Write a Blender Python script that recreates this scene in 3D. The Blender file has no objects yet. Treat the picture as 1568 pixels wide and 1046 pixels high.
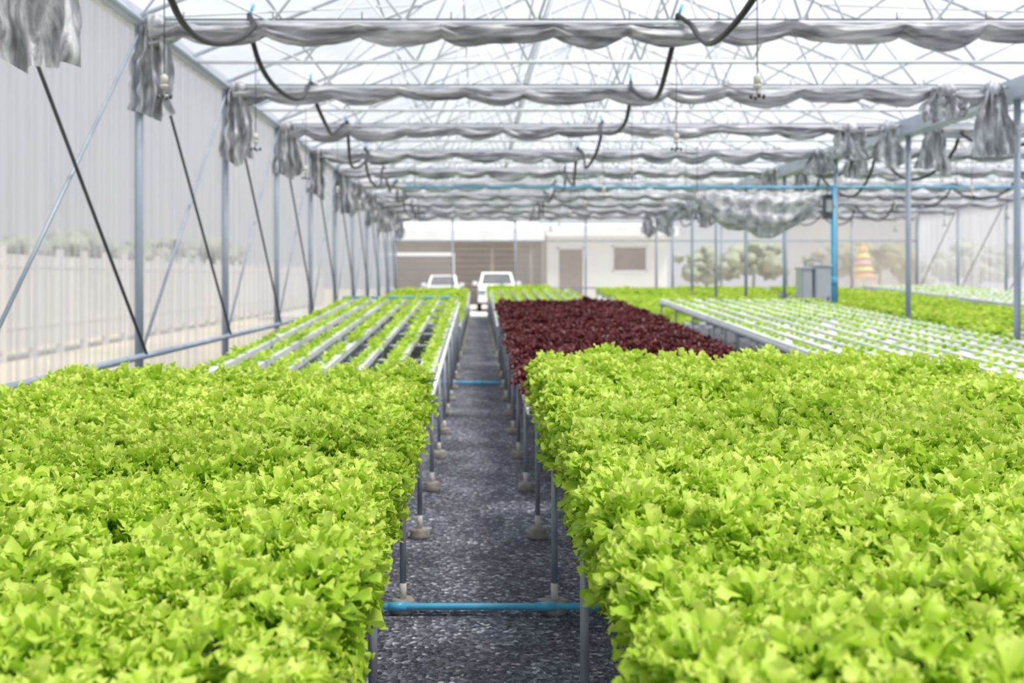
import bpy, math, random
import numpy as np
from mathutils import Vector, noise as mnoise
random.seed(7); rng=np.random.default_rng(7)
scene=bpy.context.scene
try:
    scene.view_settings.view_transform='Standard'
    scene.view_settings.look='None'
    scene.view_settings.exposure=0.0
except Exception as e: print(e)

# ------------------------------------------------------------ materials
def newmat(name):
    m=bpy.data.materials.new(name); m.use_nodes=True
    nt=m.node_tree; nt.nodes.clear()
    out=nt.nodes.new('ShaderNodeOutputMaterial')
    return m,nt,out
def N(nt,t,**k):
    n=nt.nodes.new(t)
    for a,b in k.items():
        setattr(n,a,b)
    return n
def coords(nt,scale=(1,1,1)):
    tc=N(nt,'ShaderNodeTexCoord'); mp=N(nt,'ShaderNodeMapping')
    mp.inputs['Scale'].default_value=scale
    nt.links.new(tc.outputs['Object'],mp.inputs['Vector'])
    return mp.outputs['Vector']
def ramp(nt,fac,stops):
    r=N(nt,'ShaderNodeValToRGB')
    el=r.color_ramp.elements
    while len(el)<len(stops): el.new(0.5)
    for e,(p,c) in zip(el,stops):
        e.position=p; e.color=(c[0],c[1],c[2],1)
    nt.links.new(fac,r.inputs['Fac'])
    return r.outputs['Color']
def pmat(name,c1,c2=None,rough=0.5,metal=0.0,scale=8,vec=(1,1,1),bump=0.0,bscale=None,lo=.3,hi=.7,detail=4):
    m,nt,out=newmat(name)
    p=N(nt,'ShaderNodeBsdfPrincipled')
    p.inputs['Roughness'].default_value=rough
    p.inputs['Metallic'].default_value=metal
    nt.links.new(p.outputs[0],out.inputs['Surface'])
    v=coords(nt,vec)
    if c2 is None: c2=tuple(x*.8 for x in c1)
    n=N(nt,'ShaderNodeTexNoise'); n.inputs['Scale'].default_value=scale; n.inputs['Detail'].default_value=detail
    nt.links.new(v,n.inputs['Vector'])
    col=ramp(nt,n.outputs['Fac'],[(lo,c2),(hi,c1)])
    nt.links.new(col,p.inputs['Base Color'])
    if bump>0:
        n2=N(nt,'ShaderNodeTexNoise'); n2.inputs['Scale'].default_value=bscale or scale; n2.inputs['Detail'].default_value=5
        nt.links.new(v,n2.inputs['Vector'])
        b=N(nt,'ShaderNodeBump'); b.inputs['Strength'].default_value=bump; b.inputs['Distance'].default_value=.02
        nt.links.new(n2.outputs['Fac'],b.inputs['Height'])
        nt.links.new(b.outputs[0],p.inputs['Normal'])
    return m
def film(name,col,opacity,vec,scale=3,var=.15,wave=None,transl=.6,dark=.85):
    """translucent plastic sheet"""
    m,nt,out=newmat(name)
    tr=N(nt,'ShaderNodeBsdfTransparent')
    df=N(nt,'ShaderNodeBsdfDiffuse'); tl=N(nt,'ShaderNodeBsdfTranslucent')
    mx=N(nt,'ShaderNodeMixShader'); mx.inputs[0].default_value=transl
    mm=N(nt,'ShaderNodeMixShader')
    v=coords(nt,vec)
    n=N(nt,'ShaderNodeTexNoise'); n.inputs['Scale'].default_value=scale; n.inputs['Detail'].default_value=5
    nt.links.new(v,n.inputs['Vector'])
    c=ramp(nt,n.outputs['Fac'],[(.3,tuple(x*dark for x in col)),(.65,col)])
    nt.links.new(c,df.inputs[0]); nt.links.new(c,tl.inputs[0])
    nt.links.new(df.outputs[0],mx.inputs[1]); nt.links.new(tl.outputs[0],mx.inputs[2])
    mr=N(nt,'ShaderNodeMapRange'); mr.inputs['From Min'].default_value=.3; mr.inputs['From Max'].default_value=.7
    mr.inputs['To Min'].default_value=opacity-var; mr.inputs['To Max'].default_value=opacity+var
    nt.links.new(n.outputs['Fac'],mr.inputs['Value'])
    fac=mr.outputs[0]
    if wave:
        w=N(nt,'ShaderNodeTexWave'); w.wave_type='BANDS'; w.bands_direction=wave[0]
        w.inputs['Scale'].default_value=wave[1]; w.inputs['Distortion'].default_value=wave[2]
        nt.links.new(coords(nt),w.inputs['Vector'])
        ma=N(nt,'ShaderNodeMath',operation='MULTIPLY_ADD'); ma.inputs[1].default_value=wave[3]
        nt.links.new(w.outputs['Fac'],ma.inputs[0]); nt.links.new(fac,ma.inputs[2]); fac=ma.outputs[0]
    nt.links.new(fac,mm.inputs[0])
    nt.links.new(tr.outputs[0],mm.inputs[1]); nt.links.new(mx.outputs[0],mm.inputs[2])
    nt.links.new(mm.outputs[0],out.inputs['Surface'])
    return m
def leafmat(name,stops,transl=.35,rough=.42,spec=.5):
    m,nt,out=newmat(name)
    at=N(nt,'ShaderNodeAttribute'); at.attribute_name='leafdata'
    sp=N(nt,'ShaderNodeSeparateColor'); nt.links.new(at.outputs['Color'],sp.inputs[0])
    n=N(nt,'ShaderNodeTexNoise'); n.inputs['Scale'].default_value=1.3; n.inputs['Detail'].default_value=2
    nt.links.new(coords(nt),n.inputs['Vector'])
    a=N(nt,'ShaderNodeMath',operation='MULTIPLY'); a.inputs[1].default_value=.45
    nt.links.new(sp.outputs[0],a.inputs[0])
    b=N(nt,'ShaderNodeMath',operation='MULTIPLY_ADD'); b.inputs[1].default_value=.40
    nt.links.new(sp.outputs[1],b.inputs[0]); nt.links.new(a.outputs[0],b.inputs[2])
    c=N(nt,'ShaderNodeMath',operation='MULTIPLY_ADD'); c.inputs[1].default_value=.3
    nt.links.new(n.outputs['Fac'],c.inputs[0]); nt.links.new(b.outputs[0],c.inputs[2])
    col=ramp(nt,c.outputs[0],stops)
    p=N(nt,'ShaderNodeBsdfPrincipled'); p.inputs['Roughness'].default_value=rough
    p.inputs['Specular IOR Level'].default_value=spec
    tl=N(nt,'ShaderNodeBsdfTranslucent'); mx=N(nt,'ShaderNodeMixShader'); mx.inputs[0].default_value=transl
    nt.links.new(col,p.inputs['Base Color']); nt.links.new(col,tl.inputs[0])
    nt.links.new(p.outputs[0],mx.inputs[1]); nt.links.new(tl.outputs[0],mx.inputs[2])
    nt.links.new(mx.outputs[0],out.inputs['Surface'])
    return m

M={}
M['steel']=pmat('galvanized_steel',(.50,.54,.60),(.34,.37,.43),.45,.3,6)
M['leg']=pmat('table_leg_steel',(.40,.43,.48),(.22,.24,.28),.45,.3,6)
M['post']=pmat('grey_post_paint',(.46,.53,.62),(.33,.40,.49),.5,.1,5,(1,1,.3))
M['truss']=pmat('pale_truss_steel',(.86,.88,.91),(.68,.71,.76),.5,.0,4)
M['beam']=pmat('valley_gutter_steel',(.55,.60,.68),(.42,.47,.55),.5,.1,2)
M['brace']=pmat('dark_cable',(.12,.13,.15),(.07,.07,.09),.5,.2,5)
M['hose']=pmat('black_rubber_hose',(.04,.042,.05),(.025,.025,.03),.45,0,5)
M['blue']=pmat('blue_pvc',(.12,.55,.85),(.08,.44,.74),.35,0,6)
M['white']=pmat('white_pvc',(.92,.94,.95),(.78,.80,.82),.4,0,4)
M['cream']=pmat('cream_plastic',(.78,.76,.70),(.6,.58,.52),.5,0,9)
M['concrete']=pmat('concrete_foot',(.44,.41,.37),(.22,.205,.19),.9,0,18,bump=.5)
M['green']=leafmat('green_lettuce_leaf',[(.12,(.08,.21,.012)),(.38,(.28,.51,.025)),(.62,(.54,.76,.06)),(.90,(.83,.94,.22))],.36,.42,.4)  # stops run from shadow greens to highlight greens, shading put into the colour
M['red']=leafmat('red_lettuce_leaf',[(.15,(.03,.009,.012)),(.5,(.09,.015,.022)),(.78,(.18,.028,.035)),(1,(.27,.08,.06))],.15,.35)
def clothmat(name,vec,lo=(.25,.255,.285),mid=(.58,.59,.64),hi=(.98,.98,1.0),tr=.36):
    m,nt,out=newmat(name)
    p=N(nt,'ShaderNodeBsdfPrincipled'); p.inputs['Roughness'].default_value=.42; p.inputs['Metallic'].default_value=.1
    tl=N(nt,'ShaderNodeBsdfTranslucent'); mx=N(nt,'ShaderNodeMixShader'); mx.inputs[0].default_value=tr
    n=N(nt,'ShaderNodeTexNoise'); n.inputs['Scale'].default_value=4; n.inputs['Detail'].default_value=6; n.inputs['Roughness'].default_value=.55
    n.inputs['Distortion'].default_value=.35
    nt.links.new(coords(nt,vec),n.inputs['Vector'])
    c=ramp(nt,n.outputs['Fac'],[(.34,lo),(.5,mid),(.66,hi)])  # fold shadows and silver highlights painted in as colour noise
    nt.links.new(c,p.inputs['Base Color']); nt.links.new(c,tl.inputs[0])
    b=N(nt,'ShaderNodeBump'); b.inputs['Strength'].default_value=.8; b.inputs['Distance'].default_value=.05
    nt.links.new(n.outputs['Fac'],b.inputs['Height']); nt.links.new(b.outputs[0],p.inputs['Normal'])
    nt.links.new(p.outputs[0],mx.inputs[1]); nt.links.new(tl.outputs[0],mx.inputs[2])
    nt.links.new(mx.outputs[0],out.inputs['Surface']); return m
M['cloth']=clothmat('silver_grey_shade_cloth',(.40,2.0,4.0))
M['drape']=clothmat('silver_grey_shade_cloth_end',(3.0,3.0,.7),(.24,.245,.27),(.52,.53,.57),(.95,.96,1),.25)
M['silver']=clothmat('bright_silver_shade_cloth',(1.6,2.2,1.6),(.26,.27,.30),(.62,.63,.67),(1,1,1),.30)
M['roof']=film('roof_polyethylene_film',(.72,.75,.83),.50,(1,.25,1),1.2,.14,('Y',1.0,.6,.06),.72)
M['wall']=film('milky_wall_film',(.65,.66,.74),.57,(1,3.5,.2),1.8,.13,('Y',2.2,.4,.20),.70,.80)
M['net']=film('beige_insect_net',(.66,.64,.62),.27,(1,1,.4),1.0,.05,None,.6)
M['net2']=film('beige_end_film',(.74,.70,.66),.62,(1,1,.4),1.0,.08,None,.6)
def gravel():
    m,nt,out=newmat('dark_gravel_ground')
    p=N(nt,'ShaderNodeBsdfPrincipled'); p.inputs['Roughness'].default_value=.72
    v=coords(nt)
    vo=N(nt,'ShaderNodeTexVoronoi'); vo.inputs['Scale'].default_value=52; nt.links.new(v,vo.inputs['Vector'])
    n=N(nt,'ShaderNodeTexNoise'); n.inputs['Scale'].default_value=2.2; n.inputs['Detail'].default_value=8; nt.links.new(v,n.inputs['Vector'])
    n3=N(nt,'ShaderNodeTexNoise'); n3.inputs['Scale'].default_value=40; n3.inputs['Detail'].default_value=3; nt.links.new(v,n3.inputs['Vector'])
    sp=N(nt,'ShaderNodeSeparateColor'); nt.links.new(vo.outputs['Color'],sp.inputs[0])
    c1=ramp(nt,sp.outputs[0],[(0,(.05,.055,.073)),(.55,(.125,.13,.165)),(.90,(.25,.26,.31)),(1,(.60,.60,.65))])
    c2=ramp(nt,n.outputs['Fac'],[(.32,(.6,.6,.62)),(.68,(1.75,1.75,1.75))])
    mx=N(nt,'ShaderNodeMixRGB',blend_type='MULTIPLY'); mx.inputs[0].default_value=1
    nt.links.new(c1,mx.inputs[1]); nt.links.new(c2,mx.inputs[2]); nt.links.new(mx.outputs[0],p.inputs['Base Color'])
    b=N(nt,'ShaderNodeBump'); b.inputs['Strength'].default_value=1.0; b.inputs['Distance'].default_value=.02
    ad=N(nt,'ShaderNodeMath',operation='ADD'); nt.links.new(vo.outputs['Distance'],ad.inputs[0]); nt.links.new(n3.outputs['Fac'],ad.inputs[1])
    nt.links.new(ad.outputs[0],b.inputs['Height']); nt.links.new(b.outputs[0],p.inputs['Normal'])
    nt.links.new(p.outputs[0],out.inputs['Surface']); return m
M['gravel']=gravel()
M['dirt']=pmat('outdoor_ground',(.72,.62,.50),(.46,.45,.30),.95,0,.25)
M['yard']=pmat('pale_concrete_yard',(.66,.63,.60),(.54,.52,.49),.9,0,.6)
M['fence']=pmat('pale_fence_boards',(.74,.73,.72),(.66,.65,.64),.8,0,.6)
M['housewhite']=pmat('white_plaster',(.80,.81,.80),(.72,.72,.70),.8,0,.6)
M['shedgrey']=pmat('taupe_shutter',(.38,.34,.32),(.31,.28,.26),.7,0,1.5,(1,1,8))
M['roofwhite']=pmat('white_metal_roof',(.88,.90,.93),(.75,.77,.80),.4,0,1)
M['doorbrown']=pmat('brown_door',(.31,.26,.23),(.24,.20,.18),.6,0,2)
M['glassdark']=pmat('dark_glass',(.14,.15,.16),(.09,.095,.10),.15,0,1)
M['carwhite']=pmat('white_car_paint',(.82,.83,.85),(.78,.79,.81),.25,0,1)
M['tyre']=pmat('tyre_rubber',(.03,.03,.03),(.02,.02,.02),.8,0,5)
M['chrome']=pmat('headlamp_chrome',(.75,.77,.8),(.6,.62,.65),.15,.8,5)
M['tree']=pmat('tree_foliage',(.38,.41,.32),(.25,.28,.20),.9,0,1.2,bump=.6,bscale=3)
M['bark']=pmat('tree_bark',(.3,.25,.2),(.2,.16,.12),.9,0,6)
M['cabinet']=pmat('grey_cabinet_paint',(.62,.66,.70),(.52,.56,.60),.5,0,3)
M['orange']=pmat('orange_paint',(.88,.48,.16),(.78,.40,.12),.6,0,3)
M['yellow']=pmat('yellow_paint',(.92,.78,.25),(.85,.7,.2),.6,0,3)
M['pink']=pmat('pink_paint',(.88,.45,.55),(.8,.38,.48),.6,0,3)
M['greenp']=pmat('green_paint',(.45,.68,.4),(.4,.6,.35),.6,0,3)

# ------------------------------------------------------------ builder
class MB:
    def __init__(s): s.v=[];s.f=[];s.m=[];s.s=[]; s.mats=[]
    def mi(s,k):
        if k not in s.mats: s.mats.append(k)
        return s.mats.index(k)
    def face(s,f,k,sm=False): s.f.append(tuple(f)); s.m.append(s.mi(k)); s.s.append(sm)
    def box(s,x0,x1,y0,y1,z0,z1,k,z0b=None,z1b=None):
        if z0b is None: z0b=z0
        if z1b is None: z1b=z1
        b=len(s.v)
        s.v+=[(x0,y0,z0),(x1,y0,z0),(x1,y1,z0b),(x0,y1,z0b),(x0,y0,z1),(x1,y0,z1),(x1,y1,z1b),(x0,y1,z1b)]
        for q in [(0,3,2,1),(4,5,6,7),(0,1,5,4),(1,2,6,5),(2,3,7,6),(3,0,4,7)]: s.face([b+i for i in q],k)
    def poly(s,pts,r,k,n=8,closed=False,cap=True):
        pts=[Vector(p) for p in pts]; base=len(s.v); m=len(pts)
        rr=r if isinstance(r,(list,tuple)) else [r]*m
        prev=None
        for i,p in enumerate(pts):
            t=(pts[min(i+1,m-1)]-pts[max(i-1,0)])
            if t.length<1e-9: t=Vector((0,0,1))
            t.normalize()
            if prev is None:
                a=Vector((0,0,1)) if abs(t.z)<.9 else Vector((1,0,0))
            else: a=prev
            u=(a-t*a.dot(t)).normalized(); w=t.cross(u); prev=u
            for j in range(n):
                an=2*math.pi*j/n
                s.v.append(tuple(p+(u*math.cos(an)+w*math.sin(an))*rr[i]))
        for i in range(m-1):
            for j in range(n):
                a=base+i*n+j; b=base+i*n+(j+1)%n
                s.face((a,b,b+n,a+n),k,True)
        if cap:
            s.face([base+j for j in range(n)][::-1],k); s.face([base+(m-1)*n+j for j in range(n)],k)
    def tube(s,a,b,r,k,n=8): s.poly([a,b],r,k,n)
    def grid(s,P,k,closeu=False):
        b=len(s.v); ni=len(P); nj=len(P[0])
        for row in P: s.v+= [tuple(p) for p in row]
        for i in range(ni-1):
            for j in range(nj-1 if not closeu else nj):
                j2=(j+1)%nj
                s.face((b+i*nj+j,b+i*nj+j2,b+(i+1)*nj+j2,b+(i+1)*nj+j),k,True)
    def prism(s,prof,x0,x1,k,inset=None):
        b=len(s.v); n=len(prof)
        ins=inset or [0]*n
        for (y,z),i in zip(prof,ins): s.v.append((x0+i,y,z))
        for (y,z),i in zip(prof,ins): s.v.append((x1-i,y,z))
        s.face([b+i for i in range(n)],k); s.face([b+n+i for i in range(n)][::-1],k)
        for i in range(n):
            j=(i+1)%n; s.face((b+i,b+n+i,b+n+j,b+j),k)
    def build(s,name,parent=None,bevel=0,loc=(0,0,0)):
        me=bpy.data.meshes.new(name); me.from_pydata(s.v,[],s.f)
        for k in s.mats: me.materials.append(M[k])
        me.polygons.foreach_set('material_index',s.m); me.polygons.foreach_set('use_smooth',s.s)
        me.update()
        o=bpy.data.objects.new(name,me); scene.collection.objects.link(o); o.location=loc
        if parent: o.parent=parent
        if bevel>0:
            bm=o.modifiers.new('bevel','BEVEL'); bm.width=bevel; bm.segments=2; bm.limit_method='ANGLE'
        return o
def empty(name,loc=(0,0,0)):
    e=bpy.data.objects.new(name,None); scene.collection.objects.link(e); e.location=loc; return e

# ------------------------------------------------------------ layout constants
XL,XV,XR=-3.2,6.8,16.8
YE=38.15
EAVE=3.9; RISE=2.0
PY=[9.38+3.19*k for k in range(-3,10)]
LEGY=[1.93+1.27*k for k in range(-1,29)]

# ------------------------------------------------------------ ground
b=MB(); b.box(XL-.1,XR+.1,-6,YE+.1,-.12,0,'gravel'); b.build('floor')
b=MB(); b.box(-80,90,-30,YE+.1,-.3,-.125,'dirt'); b.box(-80,90,YE+.1,140,-.3,-.125,'dirt')
b.build('ground')
b=MB(); b.box(-8.5,14,YE+.1,54.8,-.12,-.01,'yard'); b.build('concrete_yard')

# ------------------------------------------------------------ steel frame
b=MB()
for x in (XL,XV,XR):
    for y in PY:
        b.tube((x,y,0),(x,y,EAVE-.02),.042,'post',10)
        b.box(x-.09,x+.09,y-.09,y+.09,0,.02,'post')
b.tube((XL+.05,-3,.76),(XL+.05,YE,.76),.032,'post',8)
b.tube((XL+.03,-3,EAVE),(XL+.03,YE,EAVE),.04,'beam',8)
b.box(XL-.14,XL-.02,-3,YE,EAVE-.02,EAVE+.12,'beam')
b.tube((XR-.05,-3,.76),(XR-.05,YE,.76),.032,'post',8)
b.box(XR+.02,XR+.14,-3,YE,EAVE-.02,EAVE+.12,'beam')
b.box(XV-.13,XV+.13,-3,YE,EAVE-.16,EAVE+.08,'beam')
b.build('greenhouse_post_frame')
b=MB()
for i in range(len(PY)-1):
    y0,y1=PY[i],PY[i+1]
    b.tube((XL+.07,y0,EAVE-.05),(XL+.07,y1,.78),.015,'brace',6)
    b.tube((XL+.02,y1,EAVE-.05),(XL+.02,y0,.78),.015,'post',6)
    b.tube((XR-.07,y0,EAVE-.05),(XR-.07,y1,.78),.015,'brace',6)
b.build('wall_cross_bracing')
def zroof(x,x0,x1):
    mid=(x0+x1)/2; return EAVE+.08+RISE*(1-abs(x-mid)/((x1-x0)/2))
b=MB()
ys=[]
for y in PY: ys+= [y,y+1.72]
for y in ys:
    if y>YE+.1: continue
    for (x0,x1) in ((XL,XV),(XV,XR)):
        mid=(x0+x1)/2
        b.tube((x0,y,EAVE),(x1,y,EAVE),.022,'truss',6)
        b.tube((x0,y,EAVE+.06),(mid,y,EAVE+.06+RISE),.024,'truss',6)
        b.tube((mid,y,EAVE+.06+RISE),(x1,y,EAVE+.06),.024,'truss',6)
        n=8
        for i in range(n):
            xa=x0+(x1-x0)*(i)/n; xb=x0+(x1-x0)*(i+1)/n; xm=(xa+xb)/2
            if i>0: b.tube((xa,y,EAVE),(xm,y,zroof(xm,x0,x1)-.02),.014,'truss',5)
            if i<n-1: b.tube((xm,y,zroof(xm,x0,x1)-.02),(xb,y,EAVE),.014,'truss',5)
for (x0,x1) in ((XL,XV),(XV,XR)):
    for i in range(1,10):
        x=x0+(x1-x0)*i/10
        b.tube((x,-3,zroof(x,x0,x1)+.01),(x,YE,zroof(x,x0,x1)+.01),.018,'truss',5)
    for i in range(0,len(PY)-1):
        for (xa,xb) in ((x0,x0+2.5),(x0+2.5,x0+5),(x0+7.5,x0+5),(x1,x0+7.5)):
            if i%2==0: xa,xb=xb,xa
            b.tube((xa,PY[i],zroof(xa,x0,x1)-.04),(xb,PY[i+1],zroof(xb,x0,x1)-.04),.011,'truss',5)
b.build('roof_truss_framework')
b=MB()
for (x0,x1) in ((XL,XV),(XV,XR)):
    mid=(x0+x1)/2
    nx=20
    for (xa,xb) in ((x0,mid),(mid,x1)):
        P=[]
        for i in range(60):
            y=-4+(YE+4)*i/59
            P.append([(xa+(xb-xa)*j/nx,y,zroof(xa+(xb-xa)*j/nx,x0,x1)+.06+.012*math.sin(i*1.7+j)) for j in range(nx+1)])
        b.grid(P,'roof')
b.build('ceiling')
b=MB()
def filmwall(x,k='wall'):
    P=[]
    n=620
    for i in range(n+1):
        y=-4+(YE+4)*i/n
        dx=.012*math.sin(i*math.pi/2)
        P.append([(x+dx,y,z) for z in (0,.8,2,3,EAVE)])
    b.grid(P,k)
filmwall(XL-.07); b.build('wall_left')
b=MB(); filmwall(XR+.07); b.build('wall_right')
b=MB()
for (xa,xb,z0,k) in ((XL,-1.0,0,'net'),(-1.0,1.4,2.9,'net'),(1.4,XV,0,'net'),(XV,11.8,0,'net'),(11.8,XR,0,'net2')):
    b.grid([[(xa,YE+.06,z0),(xb,YE+.06,z0)],[(xa,YE+.06,EAVE),(xb,YE+.06,EAVE)]],k)
for (x0,x1) in ((XL,XV),(XV,XR)):
    mid=(x0+x1)/2
    v=len(b.v); b.v+=[(x0,YE+.06,EAVE),(x1,YE+.06,EAVE),(mid,YE+.06,EAVE+RISE)]; b.face((v,v+1,v+2),'net')
for x in [XL+.02,-1.0,1.4,4.1,XV,9.3,11.8,14.3,XR-.02]:
    b.tube((x,YE,0),(x,YE,EAVE),.035,'post',8)
b.tube((XL,YE,1.1),(-1,YE,1.1),.025,'post',6); b.tube((1.4,YE,1.1),(XR,YE,1.1),.025,'post',6)
b.tube((XL,YE,2.9),(XR,YE,2.9),.025,'post',6)
b.build('wall_back')

# ------------------------------------------------------------ shade curtains
def nz(x,y,z): return mnoise.noise(Vector((x,y,z)))
def curtain(y,x0,x1,ztop,seed):
    b=MB()
    L=x1-x0; n=int(L/.035); m=28; P=[]
    ph=random.random()*5; per=.84
    for i in range(n+1):
        x=x0+L*i/n
        s=abs(math.sin(math.pi*(x+ph+.25*nz(x*.8,seed,1))/ per))**.75
        h=.12+.095*s*(.8+1.1*nz(x*.8,seed,0))
        zt=ztop+.035*nz(x*1.5,seed,3)-.022*s
        row=[]
        for j in range(m):
            t=2*math.pi*j/m
            rad=.07+.032*math.sin(4*t+6*nz(x*.9,seed,5))+.06*nz(x*1.3,t*2.2,seed)+.024*math.sin(9*t+7*nz(x*.9,seed,8))+.02*nz(x*5,t*3,seed)
            row.append((x,y+ (rad+.03)*math.sin(t), zt-h*(1-math.cos(t))/2+.03*nz(x*2.2,t*2,seed+9)+.010*nz(x*7,t*4,seed+2)))
        P.append(row)
    b.grid(P,'cloth',True)
    b.tube((x0-.05,y,ztop+.03),(x1+.05,y,ztop+.03),.008,'brace',5)
    x=x0+.3
    while x<x1:
        b.tube((x,y,ztop-.02),(x,y,ztop+.1),.006,'brace',5); x+=.84
    return b
def drape(b,x,y,ztop,length,w,seed,top=.35):
    nu,nv=50,26; P=[]
    for j in range(nv+1):
        v=j/nv; row=[]
        ww=w*(top+(1-top)*min(1,v*1.35)**.8)*(1+.22*nz(v*3,seed,1))
        for i in range(nu+1):
            u=i/nu-.5
            d=.06*(.5+.7*v)*math.sin(u*2*math.pi*3.7+seed+2.2*nz(v*2.2,seed,u*2))+.10*nz(u*4,v*3,seed)+.05*nz(u*9,v*7,seed)
            zz=ztop-length*v*(1+.22*nz(u*1.8,seed,7)-.12*abs(u)*v)
            a=u*ww+.05*v*math.sin(seed*3)+.03*nz(u*3,v*5,seed+4)
            row.append((x+a,y+d,zz))
        P.append(row)
    b.grid(P,'drape')
    P=[]
    for j in range(9):
        v=j/8; P.append([(x+(.05+.04*math.sin(math.pi*v)+.015*math.sin(5*t))*math.cos(t)*w/.36,y+(.05+.03*math.sin(math.pi*v))*math.sin(t),ztop+.04-.16*v) for t in [2*math.pi*q/14 for q in range(14)]])
    b.grid(P,'drape',True)
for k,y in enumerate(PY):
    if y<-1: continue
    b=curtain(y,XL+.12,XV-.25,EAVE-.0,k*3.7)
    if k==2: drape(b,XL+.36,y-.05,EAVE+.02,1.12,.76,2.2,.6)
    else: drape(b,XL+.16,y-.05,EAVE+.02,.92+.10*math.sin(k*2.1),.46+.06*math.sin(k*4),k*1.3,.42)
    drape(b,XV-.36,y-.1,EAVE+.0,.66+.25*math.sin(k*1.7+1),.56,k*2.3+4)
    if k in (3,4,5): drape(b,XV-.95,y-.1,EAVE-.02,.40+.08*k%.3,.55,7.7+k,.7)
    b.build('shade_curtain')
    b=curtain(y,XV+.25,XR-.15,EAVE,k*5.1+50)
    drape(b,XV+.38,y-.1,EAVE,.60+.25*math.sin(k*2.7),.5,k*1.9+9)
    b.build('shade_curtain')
b=MB(); P=[]
for i in range(80):
    u=i/79; x=4.0+2.35*u; row=[]
    sag=max(0,math.sin(math.pi*u))**.6
    for j in range(40):
        t=2*math.pi*j/40
        r=1+.45*nz(x*1.6,t*1.2,3)+.12*math.sin(6*t+5*nz(x,0,2))+.15*nz(x*5,t*3,8)
        row.append((x,18.45+.24*r*(.25+sag)*math.sin(t),3.02-.32*sag+.10*nz(x,5,5)+ (.07+.28*sag)*r*math.cos(t)))
    P.append(row)
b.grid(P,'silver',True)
b.tube((4.05,18.45,3.04),(4.05,18.45,EAVE+.02),.008,'brace',5); b.tube((6.3,18.45,3.04),(6.3,18.45,EAVE+.02),.008,'brace',5)
b.build('bundled_shade_cloth')

# ------------------------------------------------------------ hoses
def swag(x,ylist,ztop,sag,r,name):
    b=MB(); pts=[]
    for i in range(len(ylist)-1):
        for j in range(18):
            t=j/18; y=ylist[i]+(ylist[i+1]-ylist[i])*t
            tt=t**.8
            pts.append((x+.05*math.sin(i*2.1+t*6),y,ztop-sag*(4*tt*(1-tt))**.85*(1+.2*math.sin(i*1.7))))
    b.poly(pts,r,'hose',8)
    for y in ylist[:-1]:
        b.tube((x+.05*math.sin((ylist.index(y))*2.1),y,ztop-.02),(x,y,ztop+.1),.015,'blue',6)
    b.build(name)
yl=[y for y in PY if y>0]
swag(-2.12,yl,3.97,.52,.026,'irrigation_hose')
swag(1.92,yl,3.97,.52,.026,'irrigation_hose')
swag(7.6,yl,3.85,.60,.027,'irrigation_hose')
swag(12.0,yl,3.85,.55,.025,'irrigation_hose')
def fogger(x,y,z):
    b=MB()
    b.tube((0,0,.06),(0,0,EAVE+0.02-z),.005,'brace',5)
    b.poly([(0,0,.07),(0,0,.06),(0,0,.055),(0,0,0),(0,0,-.005)],[.012,.020,.030,.030,.016],'cream',10)
    b.poly([(0,0,.0),(0,0,-.045)],.018,'cream',10)
    b.poly([(0,0,-.012),(0,0,-.016),(0,0,-.03),(0,0,-.034)],[.02,.033,.033,.02],'cream',10)
    b.tube((0,0,-.04),(0,0,-.10),.008,'steel',6)
    b.tube((-.05,0,-.10),(.05,0,-.10),.010,'cream',6); b.tube((0,-.05,-.10),(0,.05,-.10),.010,'cream',6)
    for dx,dy in ((.05,0),(-.05,0),(0,.05),(0,-.05)):
        b.poly([(dx,dy,-.09),(dx,dy,-.105),(dx,dy,-.125)],[.013,.016,.007],'brace',8)
    b.build('misting_nozzle',loc=(x,y,z))
for k in range(2,10):
    ym=PY[k]+1.6
    if ym>34: continue
    for x in (-2.46,2.18,8.6,12.6):
        fogger(x,ym,3.02)
b=MB()
b.tube((-1.4,18.75,3.2),(12.5,18.75,3.2),.02,'blue',8)
b.tube((6.68,18.75,.0),(6.68,18.75,3.22),.045,'blue',10)
b.poly([(6.68,18.75,1.35),(6.68,18.75,1.36),(6.68,18.75,1.5),(6.68,18.75,1.51)],[.045,.065,.065,.045],'blue',10)
for x in (-1.2,1.8,3.9,9,12):
    b.tube((x,18.75,3.2),(x,18.75,EAVE+.02),.006,'brace',5)
b.build('blue_water_pipe')
b=MB()
b.tube((-3.0,4.42,.04),(3.0,4.42,.04),.0155,'blue',10)
for x in (-.36,.30): b.poly([(x-.04,4.42,.04),(x+.04,4.42,.04)],.020,'blue',10)
b.tube((-3.0,4.46,.02),(3.0,4.46,.02),.010,'blue',8)
b.build('blue_ground_pipe')
b=MB(); b.tube((-3,13.75,.045),(3,13.75,.045),.022,'blue',10)
b.poly([(-.05,13.75,.045),(.05,13.75,.045)],.028,'blue',10); b.build('blue_ground_pipe')

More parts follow.
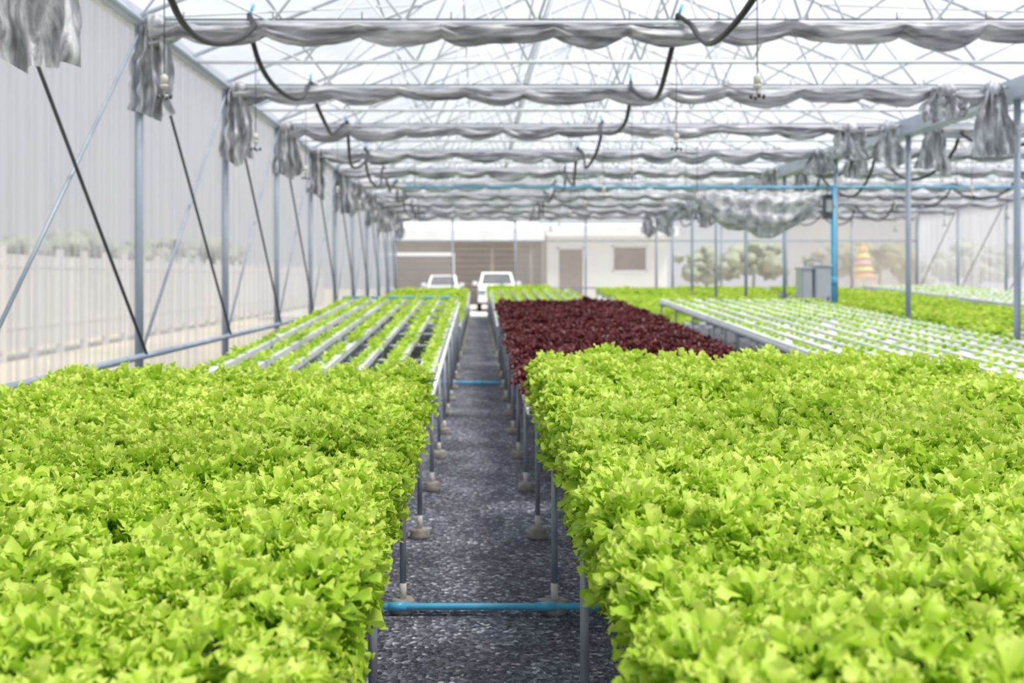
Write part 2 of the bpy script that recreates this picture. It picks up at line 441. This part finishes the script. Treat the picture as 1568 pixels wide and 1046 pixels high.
# ------------------------------------------------------------ tables
def lerp(a,b_,t): return a+(b_-a)*t
def table(x0,x1,y0,y1,z0,z1,ng,nlegs=3,gw=.10,gh=.05,ins=0.0):
    e=empty('hydroponic_table')
    zf=lambda y: lerp(z0,z1,(y-y0)/(y1-y0))
    b=MB()
    for x in (x0+ins,x1-ins):
        b.box(x-.015,x+.015,y0,y1,z0-.022,z0+.012,'white',z1-.022,z1+.012)
        b.tube((x,y0+.02,z0-.04),(x,y1-.02,z1-.04),.010,'leg',6)
    b.box(x0+ins,x1-ins,y0,y0+.035,z0-.03,z0+.01,'white'); b.box(x0+ins,x1-ins,y1-.035,y1,z1-.03,z1+.01,'white')
    xs=[lerp(x0,x1,i/(nlegs-1)) for i in range(nlegs)]
    ly=[y for y in LEGY if y0-.05<y<y1+.05]
    for y in ly:
        z=zf(y)
        b.tube((x0,y,z-.065),(x1,y,z-.065),.016,'steel',6)
    b.build('frame',e)
    b=MB(); c=MB()
    for y in ly:
        z=zf(y)
        for x in xs:
            b.tube((x,y,.05),(x,y,z-.05),.0145,'leg',8)
            b.tube((x,y,.05),(x,y,.13),.016,'cream',8)
            h=.052+.012*random.random(); r=.050+.008*random.random()
            c.poly([(x,y,0.0),(x,y,.012),(x,y,h-.008),(x,y,h)],[r*1.05,r*1.1,r*1.02,r*.9],'concrete',9)
    b.build('legs',e); c.build('concrete_feet',e)
    b=MB(); gx=[]
    for i in range(ng):
        x=lerp(x0+.09+ins,x1-.09-ins,i/(ng-1)); gx.append(x)
        b.box(x-gw/2,x+gw/2,y0-.02,y1+.02,z0+.016,z0+.016+gh,'white',z1+.016,z1+.016+gh)
    b.build('gutters',e)
    return gx,zf
# ------------------------------------------------------------ foliage generator
def leaf(nu,nv,L,wid,a0,bend,ruf,ph,lob=3.0,cup=.3,rounded=False):
    v=np.linspace(-1,1,nv)[None,:]
    if rounded:
        u=np.array([0,.25,.46,.64,.80,.92,1.0])[:,None]
        w=np.interp(u[:,0],[0,.25,.46,.64,.80,.92,1.],[.12,.40,.78,1.,.98,.78,.36])[:,None]*wid*.5
    else:
        u=np.linspace(0,1,nu)[:,None]
        w=np.interp(u[:,0],[0,.15,.35,.52,.70,.86,1.],[.10,.22,.55,.88,1.,.88,.50])[:,None]*wid*.5
    sgn=np.sign(v)
    w=w*(1+(.20 if rounded else .17)*np.sin(2*np.pi*lob*u+ph+sgn*1.1)*np.abs(v))
    ang=a0-bend*u**1.3
    du=np.diff(u,axis=0)
    R=np.concatenate([[[0]],np.cumsum(np.cos((ang[1:]+ang[:-1])/2)*du*L,axis=0)])
    Z=np.concatenate([[[0]],np.cumsum(np.sin((ang[1:]+ang[:-1])/2)*du*L,axis=0)])
    off=cup*w*v**2 + ruf*(np.abs(v)**1.4*(u**.8)*np.sin(2*np.pi*lob*1.1*u+ph*1.7+sgn*1.5) + .9*u**3*np.sin(2*np.pi*(.95 if not rounded else 1.1)*v+ph))
    along=(-.14 if rounded else -.34)*wid*u**3*v**2+ (.13 if rounded else .07)*wid*u**4*np.cos(2*np.pi*(1.0 if rounded else 1.2)*v+ph)
    X=w*v+0*u
    Y=R+along*np.cos(ang)-off*np.sin(ang)
    Zz=Z+along*np.sin(ang)+off*np.cos(ang)
    return np.stack([X+0*Y,Y,Zz],-1).reshape(-1,3), (u+0*v).reshape(-1)
def roll(P,tw,k=.6):
    c2,s2=math.cos(tw),math.sin(tw); x=P[:,0].copy(); z=P[:,2].copy()
    P[:,0]=x*c2-(z-z.mean())*s2*k; P[:,2]=z+x*s2*k
def rotz(P,th):
    c,s=math.cos(th),math.sin(th); x=P[:,0].copy(); y=P[:,1].copy()
    P[:,0]=x*c-y*s; P[:,1]=x*s+y*c
def plant(nl,nu,nv,Lr,Wr,ruf,a_in=86,a_out=28,b_in=50,b_out=60,lob=2.2,cup=.3):
    V=[];D=[]
    for i in range(nl):
        t=(i+.5)/nl
        L=rng.uniform(*Lr)*(1-.22*(1-t)); wid=rng.uniform(*Wr)*(1-.15*(1-t))
        a0=math.radians(a_in+(a_out-a_in)*t+rng.uniform(-9,9)); be=math.radians(b_in+(b_out-b_in)*t+rng.uniform(-35,25))
        P,u=leaf(nu,nv,L,wid,a0,be,ruf*rng.uniform(.7,1.3),rng.uniform(0,6.28),lob,cup*rng.uniform(.2,1.4))
        P[:,1]+=.010
        roll(P,rng.uniform(-.5,.5)); rotz(P,i*2.39996+rng.uniform(-.35,.35))
        P[:,2]=np.maximum(P[:,2],-.02)
        V.append(P); r=rng.uniform(0,1)
        D.append(np.stack([np.full(len(u),r),u,np.full(len(u),t)],-1))
    return np.array(V),np.array(D)
def frilly(nl,nu,nv,R=.085,nskirt=12):
    """loose head: many small ruffled lobes over a domed core, plus outer skirt leaves"""
    V=[];D=[]
    for i in range(nl):
        if i<nskirt:
            L=rng.uniform(.09,.13); wid=rng.uniform(.05,.075)
            P,u=leaf(nu,nv,L,wid,math.radians(rng.uniform(15,50)),math.radians(rng.uniform(30,80)),.008,rng.uniform(0,6.28),1.8,.3,True)
            roll(P,rng.uniform(-.4,.4)); rotz(P,i*2.39996+rng.uniform(-.3,.3)); P[:,2]+=.02
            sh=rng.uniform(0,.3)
        else:
            rr=math.sqrt(rng.uniform(0,1)); az=rng.uniform(0,6.283)
            h=.05+.085*(1-rr**2*.8)*rng.uniform(.4,1.15)
            L=rng.uniform(.027,.055); wid=rng.uniform(.025,.046)
            a0=math.radians(rng.uniform(30,100)-25*rr); be=math.radians(rng.uniform(5,110))
            P,u=leaf(nu,nv,L,wid,a0,be,rng.uniform(.004,.009),rng.uniform(0,6.28),1.9,rng.uniform(-.45,.95),True)
            roll(P,rng.uniform(-.8,.8)); rotz(P,az-math.pi/2+rng.uniform(-1.4,1.4))
            P[:,0]+=R*rr*math.cos(az); P[:,1]+=R*rr*math.sin(az); P[:,2]+=h
            u=.35+.65*u; sh=np.clip((h-.05)/.09,0,1)*.62+rng.uniform(0,.38)  # lower lobes get a darker leaf colour, painting shade into the gaps
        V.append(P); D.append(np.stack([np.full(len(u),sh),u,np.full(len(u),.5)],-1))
    return np.array(V),np.array(D)
def foliage(name,variants,nu,nv,pos,sc,matkey):
    nl=variants[0][0].shape[0]; npv=nu*nv
    ii,jj=np.meshgrid(np.arange(nu-1),np.arange(nv-1),indexing='ij')
    a=(ii*nv+jj).reshape(-1); q=np.stack([a,a+1,a+nv+1,a+nv],-1)
    q=(q[None]+ (np.arange(nl)*npv)[:,None,None]).reshape(-1,4)
    allV=[];allD=[];allF=[]
    for k,p in enumerate(pos):
        V,D=variants[rng.integers(len(variants))]
        V=V.reshape(-1,3); D=D.reshape(-1,3).copy()
        th=rng.uniform(0,6.28); c,s=math.cos(th),math.sin(th)
        g=rng.uniform(*sc)
        tx,ty=rng.uniform(-.12,.12,2)
        W=np.empty_like(V)
        W[:,0]=(V[:,0]*c-V[:,1]*s)*g; W[:,1]=(V[:,0]*s+V[:,1]*c)*g; W[:,2]=V[:,2]*g*rng.uniform(.92,1.08)
        W[:,0]+=W[:,2]*tx; W[:,1]+=W[:,2]*ty
        W+=p
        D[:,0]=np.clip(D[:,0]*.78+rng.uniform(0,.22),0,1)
        allV.append(W);allD.append(D);allF.append(q+k*nl*npv)
    V=np.concatenate(allV).astype(np.float32);D=np.concatenate(allD);F=np.concatenate(allF).astype(np.int32)
    me=bpy.data.meshes.new(name)
    me.vertices.add(len(V)); me.vertices.foreach_set('co',V.ravel())
    me.loops.add(F.size); me.loops.foreach_set('vertex_index',F.ravel())
    me.polygons.add(len(F)); me.polygons.foreach_set('loop_start',np.arange(0,F.size,4,dtype=np.int32))
    try: me.polygons.foreach_set('loop_total',np.full(len(F),4,dtype=np.int32))
    except Exception: pass
    me.polygons.foreach_set('use_smooth',np.ones(len(F),dtype=bool))
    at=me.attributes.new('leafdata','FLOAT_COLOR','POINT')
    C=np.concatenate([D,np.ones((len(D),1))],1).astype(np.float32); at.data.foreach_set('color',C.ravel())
    me.materials.append(M[matkey]); me.update(calc_edges=True)
    o=bpy.data.objects.new(name,me); scene.collection.objects.link(o)
    return o
HI=[frilly(106,7,5) for _ in range(14)]
LO=[plant(15,6,5,(.11,.16),(.08,.12),.010) for _ in range(6)]
RD=[plant(24,8,6,(.10,.16),(.06,.095),.014,lob=3.0) for _ in range(8)]
SD=[plant(8,5,4,(.055,.095),(.04,.065),.004,85,25,30,55) for _ in range(8)]
def bedpos(x0,x1,y0,y1,zf,dx=.18,dy=.17,jit=.02,dz=.03,skirt=None):
    P=[]
    nx=int(round((x1-x0)/dx)); ny=int(round((y1-y0)/dy))
    for j in range(ny+1):
        for i in range(nx+1):
            x=lerp(x0,x1,i/nx)+rng.uniform(-jit,jit)+ (dx*.25 if j%2 else -dx*.25)*(0 if i in(0,nx) else 1)
            y=lerp(y0,y1,j/ny)+rng.uniform(-jit,jit)
            hump=.045*mnoise.noise(Vector((x*1.6,y*1.6,2)))
            P.append((x,y,zf(lerp(y0,y1,j/ny))+dz+hump+rng.uniform(-.026,.024)))
    if skirt is not None:
        y=y0
        while y<y1:
            P.append((skirt+rng.uniform(-.015,.015),y+rng.uniform(-.03,.03),zf(y)+dz-.12+rng.uniform(-.03,.03))); y+=.12
    return np.array(P)
def bed(name,x0,x1,y0,y1,zf,tier,key,dx=.18,dy=.17,sc=(.9,1.15)):
    V,nu,nv={'LO':(LO,6,5),'RD':(RD,8,6)}[tier]
    return foliage(name,V,nu,nv,bedpos(x0,x1,y0,y1,zf,dx,dy),sc,key)
def seedl(gx,y0,y1,zf,sp=.16,sc=(.8,1.4),h=.064):
    P=[]
    for x in gx:
        y=y0
        while y<y1:
            if rng.random()>.03: P.append((x+rng.uniform(-.012,.012),y+rng.uniform(-.02,.02),zf(y)+h))
            y+=sp
    return foliage('lettuce_seedlings',SD,5,4,np.array(P),sc,'green')

# column A (left of aisle)
gx,zf=table(-2.25,-.34,.4,6.0,.555,.77,10,ins=.07)
foliage('green_lettuce_bed',HI,7,5,bedpos(-2.32,-.40,.45,5.8,zf,.165,.16,dz=.035,skirt=-.39),(1.05,1.25),'green')
gx,zf=table(-2.25,-.33,6.25,16.8,.63,1.07,7,gw=.13)
seedl(gx,6.4,16.7,zf)
gx,zf=table(-2.25,-.33,17.3,28,.65,1.08,9)
bed('green_lettuce_bed',-2.2,-.4,17.5,27.8,zf,'LO','green',.2,.2)
gx,zf=table(-2.25,-.33,28.5,37.4,.6,.95,7,gw=.13); seedl(gx,28.7,37,zf,.2)
# column B
gx,zf=table(.34,2.6,.4,6.2,.565,.80,12,ins=.07)
foliage('green_lettuce_bed',HI,7,5,bedpos(.43,2.55,.45,6.05,zf,.165,.16,dz=.075,skirt=.42),(1.08,1.3),'green')
gx,zf=table(.33,2.35,6.5,16.8,.63,1.0,9)
bed('red_lettuce_bed',.40,2.28,6.65,16.6,zf,'RD','red',.18,.17)
gx,zf=table(.33,2.55,17.3,28,.65,1.08,8,gw=.13); seedl(gx,17.5,27.9,zf)
gx,zf=table(.33,2.55,28.5,37.4,.75,1.1,8)
bed('green_lettuce_bed',.4,2.5,28.7,37.2,zf,'LO','green',.22,.22)
# column C
gx,zf=table(3.15,5.75,6.3,17.3,.60,1.08,10,gw=.17,gh=.03); seedl(gx,6.4,17.2,zf,.2,(.65,1.05),.044)
gx,zf=table(3.4,5.75,17.9,29,.62,1.10,9)
bed('green_lettuce_bed',3.45,5.7,18.1,28.8,zf,'LO','green',.2,.2)
# column D
gx,zf=table(7.5,10,14,25,.62,1.08,9)
bed('green_lettuce_bed',7.5,10,14.2,24.8,zf,'LO','green',.2,.2)
gx,zf=table(7.5,10,26,37,.66,1.05,9)
bed('green_lettuce_bed',7.5,10,26.2,36.8,zf,'LO','green',.22,.22)
gx,zf=table(10.8,13.2,17,28,.78,1.22,8,gw=.2); seedl(gx,17.2,27.8,zf,.26,(.6,.9))
gx,zf=table(10.8,13.2,28.5,37,.66,1.05,8)
bed('green_lettuce_bed',10.8,13.2,28.7,36.8,zf,'LO','green',.24,.24)
b=MB()
b.tube((-2.3,16.9,1.16),(-.36,16.9,1.16),.02,'blue',8)
for i in range(7): b.tube((-2.16+i*.29,16.9,1.16),(-2.16+i*.29,16.76,1.12),.01,'blue',6)
b.tube((-2.3,16.9,0),(-2.3,16.9,1.16),.02,'blue',8)
b.build('blue_header_pipe')
b=MB()
b.tube((3.12,6.2,.64),(5.8,6.2,.64),.022,'blue',8); b.tube((5.8,6.2,.64),(5.8,6.2,0),.022,'blue',8)
for i in range(10): b.tube((3.24+i*.269,6.2,.64),(3.24+i*.269,6.29,.64),.01,'blue',6)
b.build('blue_header_pipe')
e=empty('white_foam_tray_table')
b=MB(); b.box(5.95,6.62,10.6,15.2,.66,.72,'white'); b.build('tray_top',e,.01)
b=MB()
for i in range(4):
    for x in (6.0,6.57): b.tube((x,10.8+i*1.4,0),(x,10.8+i*1.4,.66),.02,'steel',8)
b.tube((6.0,10.8,.3),(6.0,15.0,.3),.015,'steel',6); b.build('legs',e)

# ------------------------------------------------------------ cabinet, controller, drums
b=MB()
b.box(6.0,6.2,18.5,18.85,.55,1.65,'cabinet'); b.box(6.25,6.55,18.5,18.85,.7,1.7,'cabinet')
b.box(6.02,6.18,18.485,18.499,.58,1.62,'cabinet'); b.box(6.27,6.53,18.485,18.499,.73,1.67,'cabinet')
b.box(6.48,6.5,18.46,18.485,1.0,1.15,'brace'); b.box(6.2,6.25,18.6,18.8,.8,1.4,'steel')
b.box(5.98,6.22,18.47,18.9,1.655,1.69,'cabinet'); b.box(6.23,6.57,18.47,18.9,1.705,1.74,'cabinet')
for x,zt in ((6.03,.55),(6.17,.55),(6.29,.7),(6.51,.7)):
    for y in (18.54,18.81): b.box(x-.02,x+.02,y-.02,y+.02,0,zt,'steel')
b.poly([(6.1,18.6,1.69),(6.1,18.6,1.80),(6.25,18.6,1.86),(6.4,18.6,1.82),(6.4,18.6,1.74)],.02,'steel',8)
b.build('electrical_cabinet',bevel=.006)
b=MB()
b.box(6.45,6.6,18.55,18.7,2.6,3.05,'brace'); b.box(6.47,6.58,18.54,18.549,2.72,2.95,'cabinet')
b.tube((6.52,18.62,3.05),(6.52,18.62,3.2),.01,'brace',6); b.box(6.6,6.66,18.6,18.65,2.8,2.86,'steel')
b.build('control_box',bevel=.005)
def drum(x,y):
    b=MB()
    pr=[(0,.25),(.02,.27),(.16,.27),(.18,.28),(.2,.27),(.38,.27),(.40,.28),(.42,.27),(.54,.265),(.56,.24)]
    b.poly([(0,0,z) for z,_ in pr],[r for _,r in pr],'blue',20)
    b.poly([(.12,0,.56),(.12,0,.585)],.035,'white',10)
    b.build('blue_water_drum',loc=(x,y,0))
drum(7.12,14.6); drum(7.12,16.6)

# ------------------------------------------------------------ outside: buildings
YB=56
b=MB()
b.box(3.85,10.6,YB,YB+8,-.125,3.9,'housewhite')
b.prism([(YB-.7,3.85),(YB-.7,4.1),(YB+4,4.75),(YB+8.6,4.1),(YB+8.6,3.85)],3.75,11.1,'roofwhite')
b.box(3.75,11.1,YB-.75,YB-.7,3.8,4.35,'roofwhite')
b.box(4.5,5.85,YB-.04,YB+.02,-.1,3.1,'doorbrown'); b.box(4.42,4.5,YB-.06,YB,-.1,3.18,'roofwhite'); b.box(5.85,5.93,YB-.06,YB,-.1,3.18,'roofwhite'); b.box(4.42,5.93,YB-.06,YB,3.1,3.18,'roofwhite')
b.box(7.6,9.4,YB-.04,YB+.02,1.9,3.2,'doorbrown')
for x in (7.52,9.4): b.box(x,x+.07,YB-.07,YB,1.83,3.27,'roofwhite')
for z in (1.83,3.2): b.box(7.52,9.47,YB-.07,YB,z,z+.07,'roofwhite')
b.build('white_farmhouse')
b=MB()
b.box(-5.2,3.6,YB+1,YB+1.2,-.125,3.9,'shedgrey')
b.prism([(YB-1,3.85),(YB-1,4.05),(YB+5,4.9),(YB+5,4.7)],-5.6,3.65,'roofwhite')
b.box(-5.6,3.65,YB-1.05,YB-1,3.55,4.15,'roofwhite')
for x in (-5.1,.75,2.9): b.box(x-.08,x+.08,YB-.9,YB-.74,-.125,3.9,'doorbrown')
for i in range(11): b.box(-5.2,3.6,YB+.97,YB+1.0,.3+i*.33,.34+i*.33,'doorbrown')
b.box(-5.2,-5.0,YB+1,YB+6,-.125,4.5,'shedgrey')
b.build('equipment_shed')
b=MB()
for z in (.9,2.6): b.box(-5.2,-1.3,51,51.06,z,z+.1 if z<2.5 else z+.18,'white')
for x in (-5.2,-1.35): b.box(x,x+.1,50.97,51.09,-.01,2.75,'white')
b.build('white_yard_gate')
def vehicle(name,x,y,w,pick):
    b=MB(); h=w/2
    body=[(0.05,.45),(0,.75),(.12,1.05),(1.25,1.18),(5.0,1.15),(5.1,.5),(4.6,.38),(.4,.38)] if pick else [(0.05,.35),(0,.65),(.12,.92),(1.1,1.08),(4.1,1.1),(4.25,.4),(3.8,.28),(.4,.28)]
    b.prism(body,-h,h,'carwhite',[.08,.04,.1,.03,.03,.03,.03,.03])
    if pick:
        cab=[(1.2,1.15),(1.95,1.72),(3.2,1.75),(3.45,1.15)]; zi=1.15; zt=1.72; ya,yb=1.2,1.95
    else:
        cab=[(.95,1.07),(1.65,1.60),(3.2,1.62),(3.9,1.08)]; zi=1.07; zt=1.60; ya,yb=.95,1.65
    b.prism(cab,-h+.08,h-.08,'carwhite',[.0,.14,.14,.0])
    n=Vector((0,-(zt-zi),(yb-ya))).normalized()*.012
    def P(xx,t): return (xx,ya+(yb-ya)*t+n.y*1,zi+(zt-zi)*t+n.z*1)
    v=len(b.v); b.v+=[P(-h+.2,.1),P(h-.2,.1),P(h-.31,.9),P(-h+.31,.9)]; b.face((v,v+1,v+2,v+3),'glassdark')
    g=body[1][1]
    b.box(-h*.5,h*.5,-.03,.06,g-.06,g+.14,'glassdark')
    for i in range(3): b.box(-h*.5,h*.5,-.04,-.02,g-.04+i*.07,g-.015+i*.07,'chrome')
    b.box(-h*.95,h*.95,-.10,.2,g-.33,g-.12,'carwhite'); b.box(-h*.45,h*.45,-.115,-.09,g-.30,g-.17,'glassdark')
    for s in (-1,1):
        xa,xb=sorted((s*h*.58,s*h*.93)); b.box(xa,xb,-.02,.15,g,g+.19,'chrome')
        xa,xb=sorted((s*(h-.02),s*(h+.2))); b.box(xa,xb,ya+.25,ya+.35,zi,zi+.18,'carwhite')
        for yy in (.85,4.0 if pick else 3.4):
            r=.38 if pick else .31
            xa=s*(h-.2); xb=s*(h+.0)
            b.poly([(xa,yy,r-.01),(xb,yy,r-.01)],r,'tyre',20); b.poly([(xb,yy,r-.01),(xb+s*.012,yy,r-.01)],r*.6,'chrome',14)
    for s in (-1,1):
        xx=s*(h-.07); xt=s*(h-.2)
        v=len(b.v); b.v+=[(xx,ya+.35,zi+.06),(xx,cab[3][0]-.25,zi+.06),(xt,cab[2][0]-.1,zt-.08),(xt,yb+.1,zt-.08)]; b.face((v,v+1,v+2,v+3),'glassdark')
    b.build(name,bevel=.03,loc=(x,y,0))
vehicle('pickup_truck',.82,43.5,1.78,True)
vehicle('parked_car',-1.7,46.0,1.62,False)
b=MB()
cs=['pink','yellow','orange','greenp','yellow','pink']
for i,c in enumerate(['orange','yellow','pink','yellow','orange']):
    r=.75-.11*i
    b.poly([(0,0,1.6+i*.36),(0,0,1.66+i*.36),(0,0,1.92+i*.36)],[r,r,r*.6],c,8)
for a in range(6):
    b.tube((.62*math.cos(a*1.047),.62*math.sin(a*1.047),-.03),(.62*math.cos(a*1.047),.62*math.sin(a*1.047),1.62),.06,cs[a],6)
b.poly([(0,0,3.3),(0,0,3.6)],[.08,.01],'yellow',6)
b.build('colourful_pagoda_kiosk',loc=(21.6,56,-.1))
b=MB()
for i in range(46):
    y=-2+i*1.3
    b.box(-9.06,-8.94,y-.06,y+.06,-.13,2.1,'fence')
    for j in range(4): b.box(-9.02,-8.98,y+.09+j*.295,y+.36+j*.295,.1,1.95,'fence')
b.box(-9.03,-8.97,-2,58,.5,.6,'fence'); b.box(-9.03,-8.97,-2,58,1.7,1.8,'fence')
b.build('pale_board_fence')
def tree(x,y,h,sp):
    b=MB()
    b.poly([(0,0,-.13),(.1,0,h*.3),(0,.1,h*.55)],[.16,.12,.07],'bark',8)
    for a in (0,2.1,4.2): b.poly([(0,0,h*.35),(sp*.4*math.cos(a),sp*.4*math.sin(a),h*.6)],[.08,.04],'bark',6)
    for i in range(26):
        a=random.random()*6.28; rr=sp*.75*random.random()**.5
        cx,cy,cz=rr*math.cos(a),rr*math.sin(a),h*(.35+.58*random.random()*(1-.35*rr/sp)); r=sp*(.13+.14*random.random())
        P=[]
        for u in range(9):
            t=math.pi*u/8; row=[]
            for v in range(12):
                p=2*math.pi*v/12; d=Vector((math.sin(t)*math.cos(p),math.sin(t)*math.sin(p),math.cos(t)*.75))
                q=r*(1+.8*nz(d.x*3+i,d.y*3,d.z*3+x))
                row.append((cx+d.x*q,cy+d.y*q,cz+d.z*q))
            P.append(row)
        b.grid(P,'tree',True)
    b.build('tree',loc=(x,y,0))
for (x,y,h,sp) in [(-30,66,4.6,3),(-22,50,4,2.8),(-24,60,4.6,3.2),(-20,57,4,2.6),(-27,80,5,4),(-22,74,5,3.6),(-36,75,5,3.6),(-44,60,5,3.2),(-18,66,4.4,3),(14,96,5.4,4),(21,92,4.4,3.4),(27,98,5.6,4),(33,92,4.6,3.4),(39,97,5.6,4),(46,93,5,4),(53,95,5.6,4),(30,68,3.4,2.0),(36,72,3.6,2.2),(61,90,6,4)]:
    tree(x,y,h,sp)
# ------------------------------------------------------------ world + sun + camera
w=bpy.data.worlds.new('overcast_sky'); scene.world=w; w.use_nodes=True
nt=w.node_tree; nt.nodes.clear()
out=nt.nodes.new('ShaderNodeOutputWorld'); bg=nt.nodes.new('ShaderNodeBackground')
tc=nt.nodes.new('ShaderNodeTexCoord'); sx=nt.nodes.new('ShaderNodeSeparateXYZ')
nt.links.new(tc.outputs['Generated'],sx.inputs[0])
col=ramp(nt,sx.outputs['Z'],[(0,(.92,.93,.97)),(.35,(.84,.89,1.0)),(1,(.82,.88,1.0))])
nt.links.new(col,bg.inputs[0]); bg.inputs[1].default_value=.84
nt.links.new(bg.outputs[0],out.inputs[0])
sl=bpy.data.lights.new('sun','SUN'); sl.energy=6.4; sl.angle=math.radians(18); sl.color=(1,.96,.88)
so=bpy.data.objects.new('sun',sl); scene.collection.objects.link(so)
d=Vector((-.35,.25,-1)).normalized(); so.rotation_euler=d.to_track_quat('-Z','Y').to_euler(); so.location=(3,-5,15)
cd=bpy.data.cameras.new('camera'); cam=bpy.data.objects.new('camera',cd); scene.collection.objects.link(cam)
cam.location=(0,0,1.5); cam.rotation_euler=(math.radians(90),0,0)
cd.lens=35; cd.sensor_width=36; cd.clip_end=400
cd.shift_x=51/1568; cd.shift_y=-98/1568
cd.dof.use_dof=True; cd.dof.focus_distance=3.4; cd.dof.aperture_fstop=2.4
scene.camera=cam
print('verts',sum(len(o.data.vertices) for o in scene.objects if o.type=='MESH'))
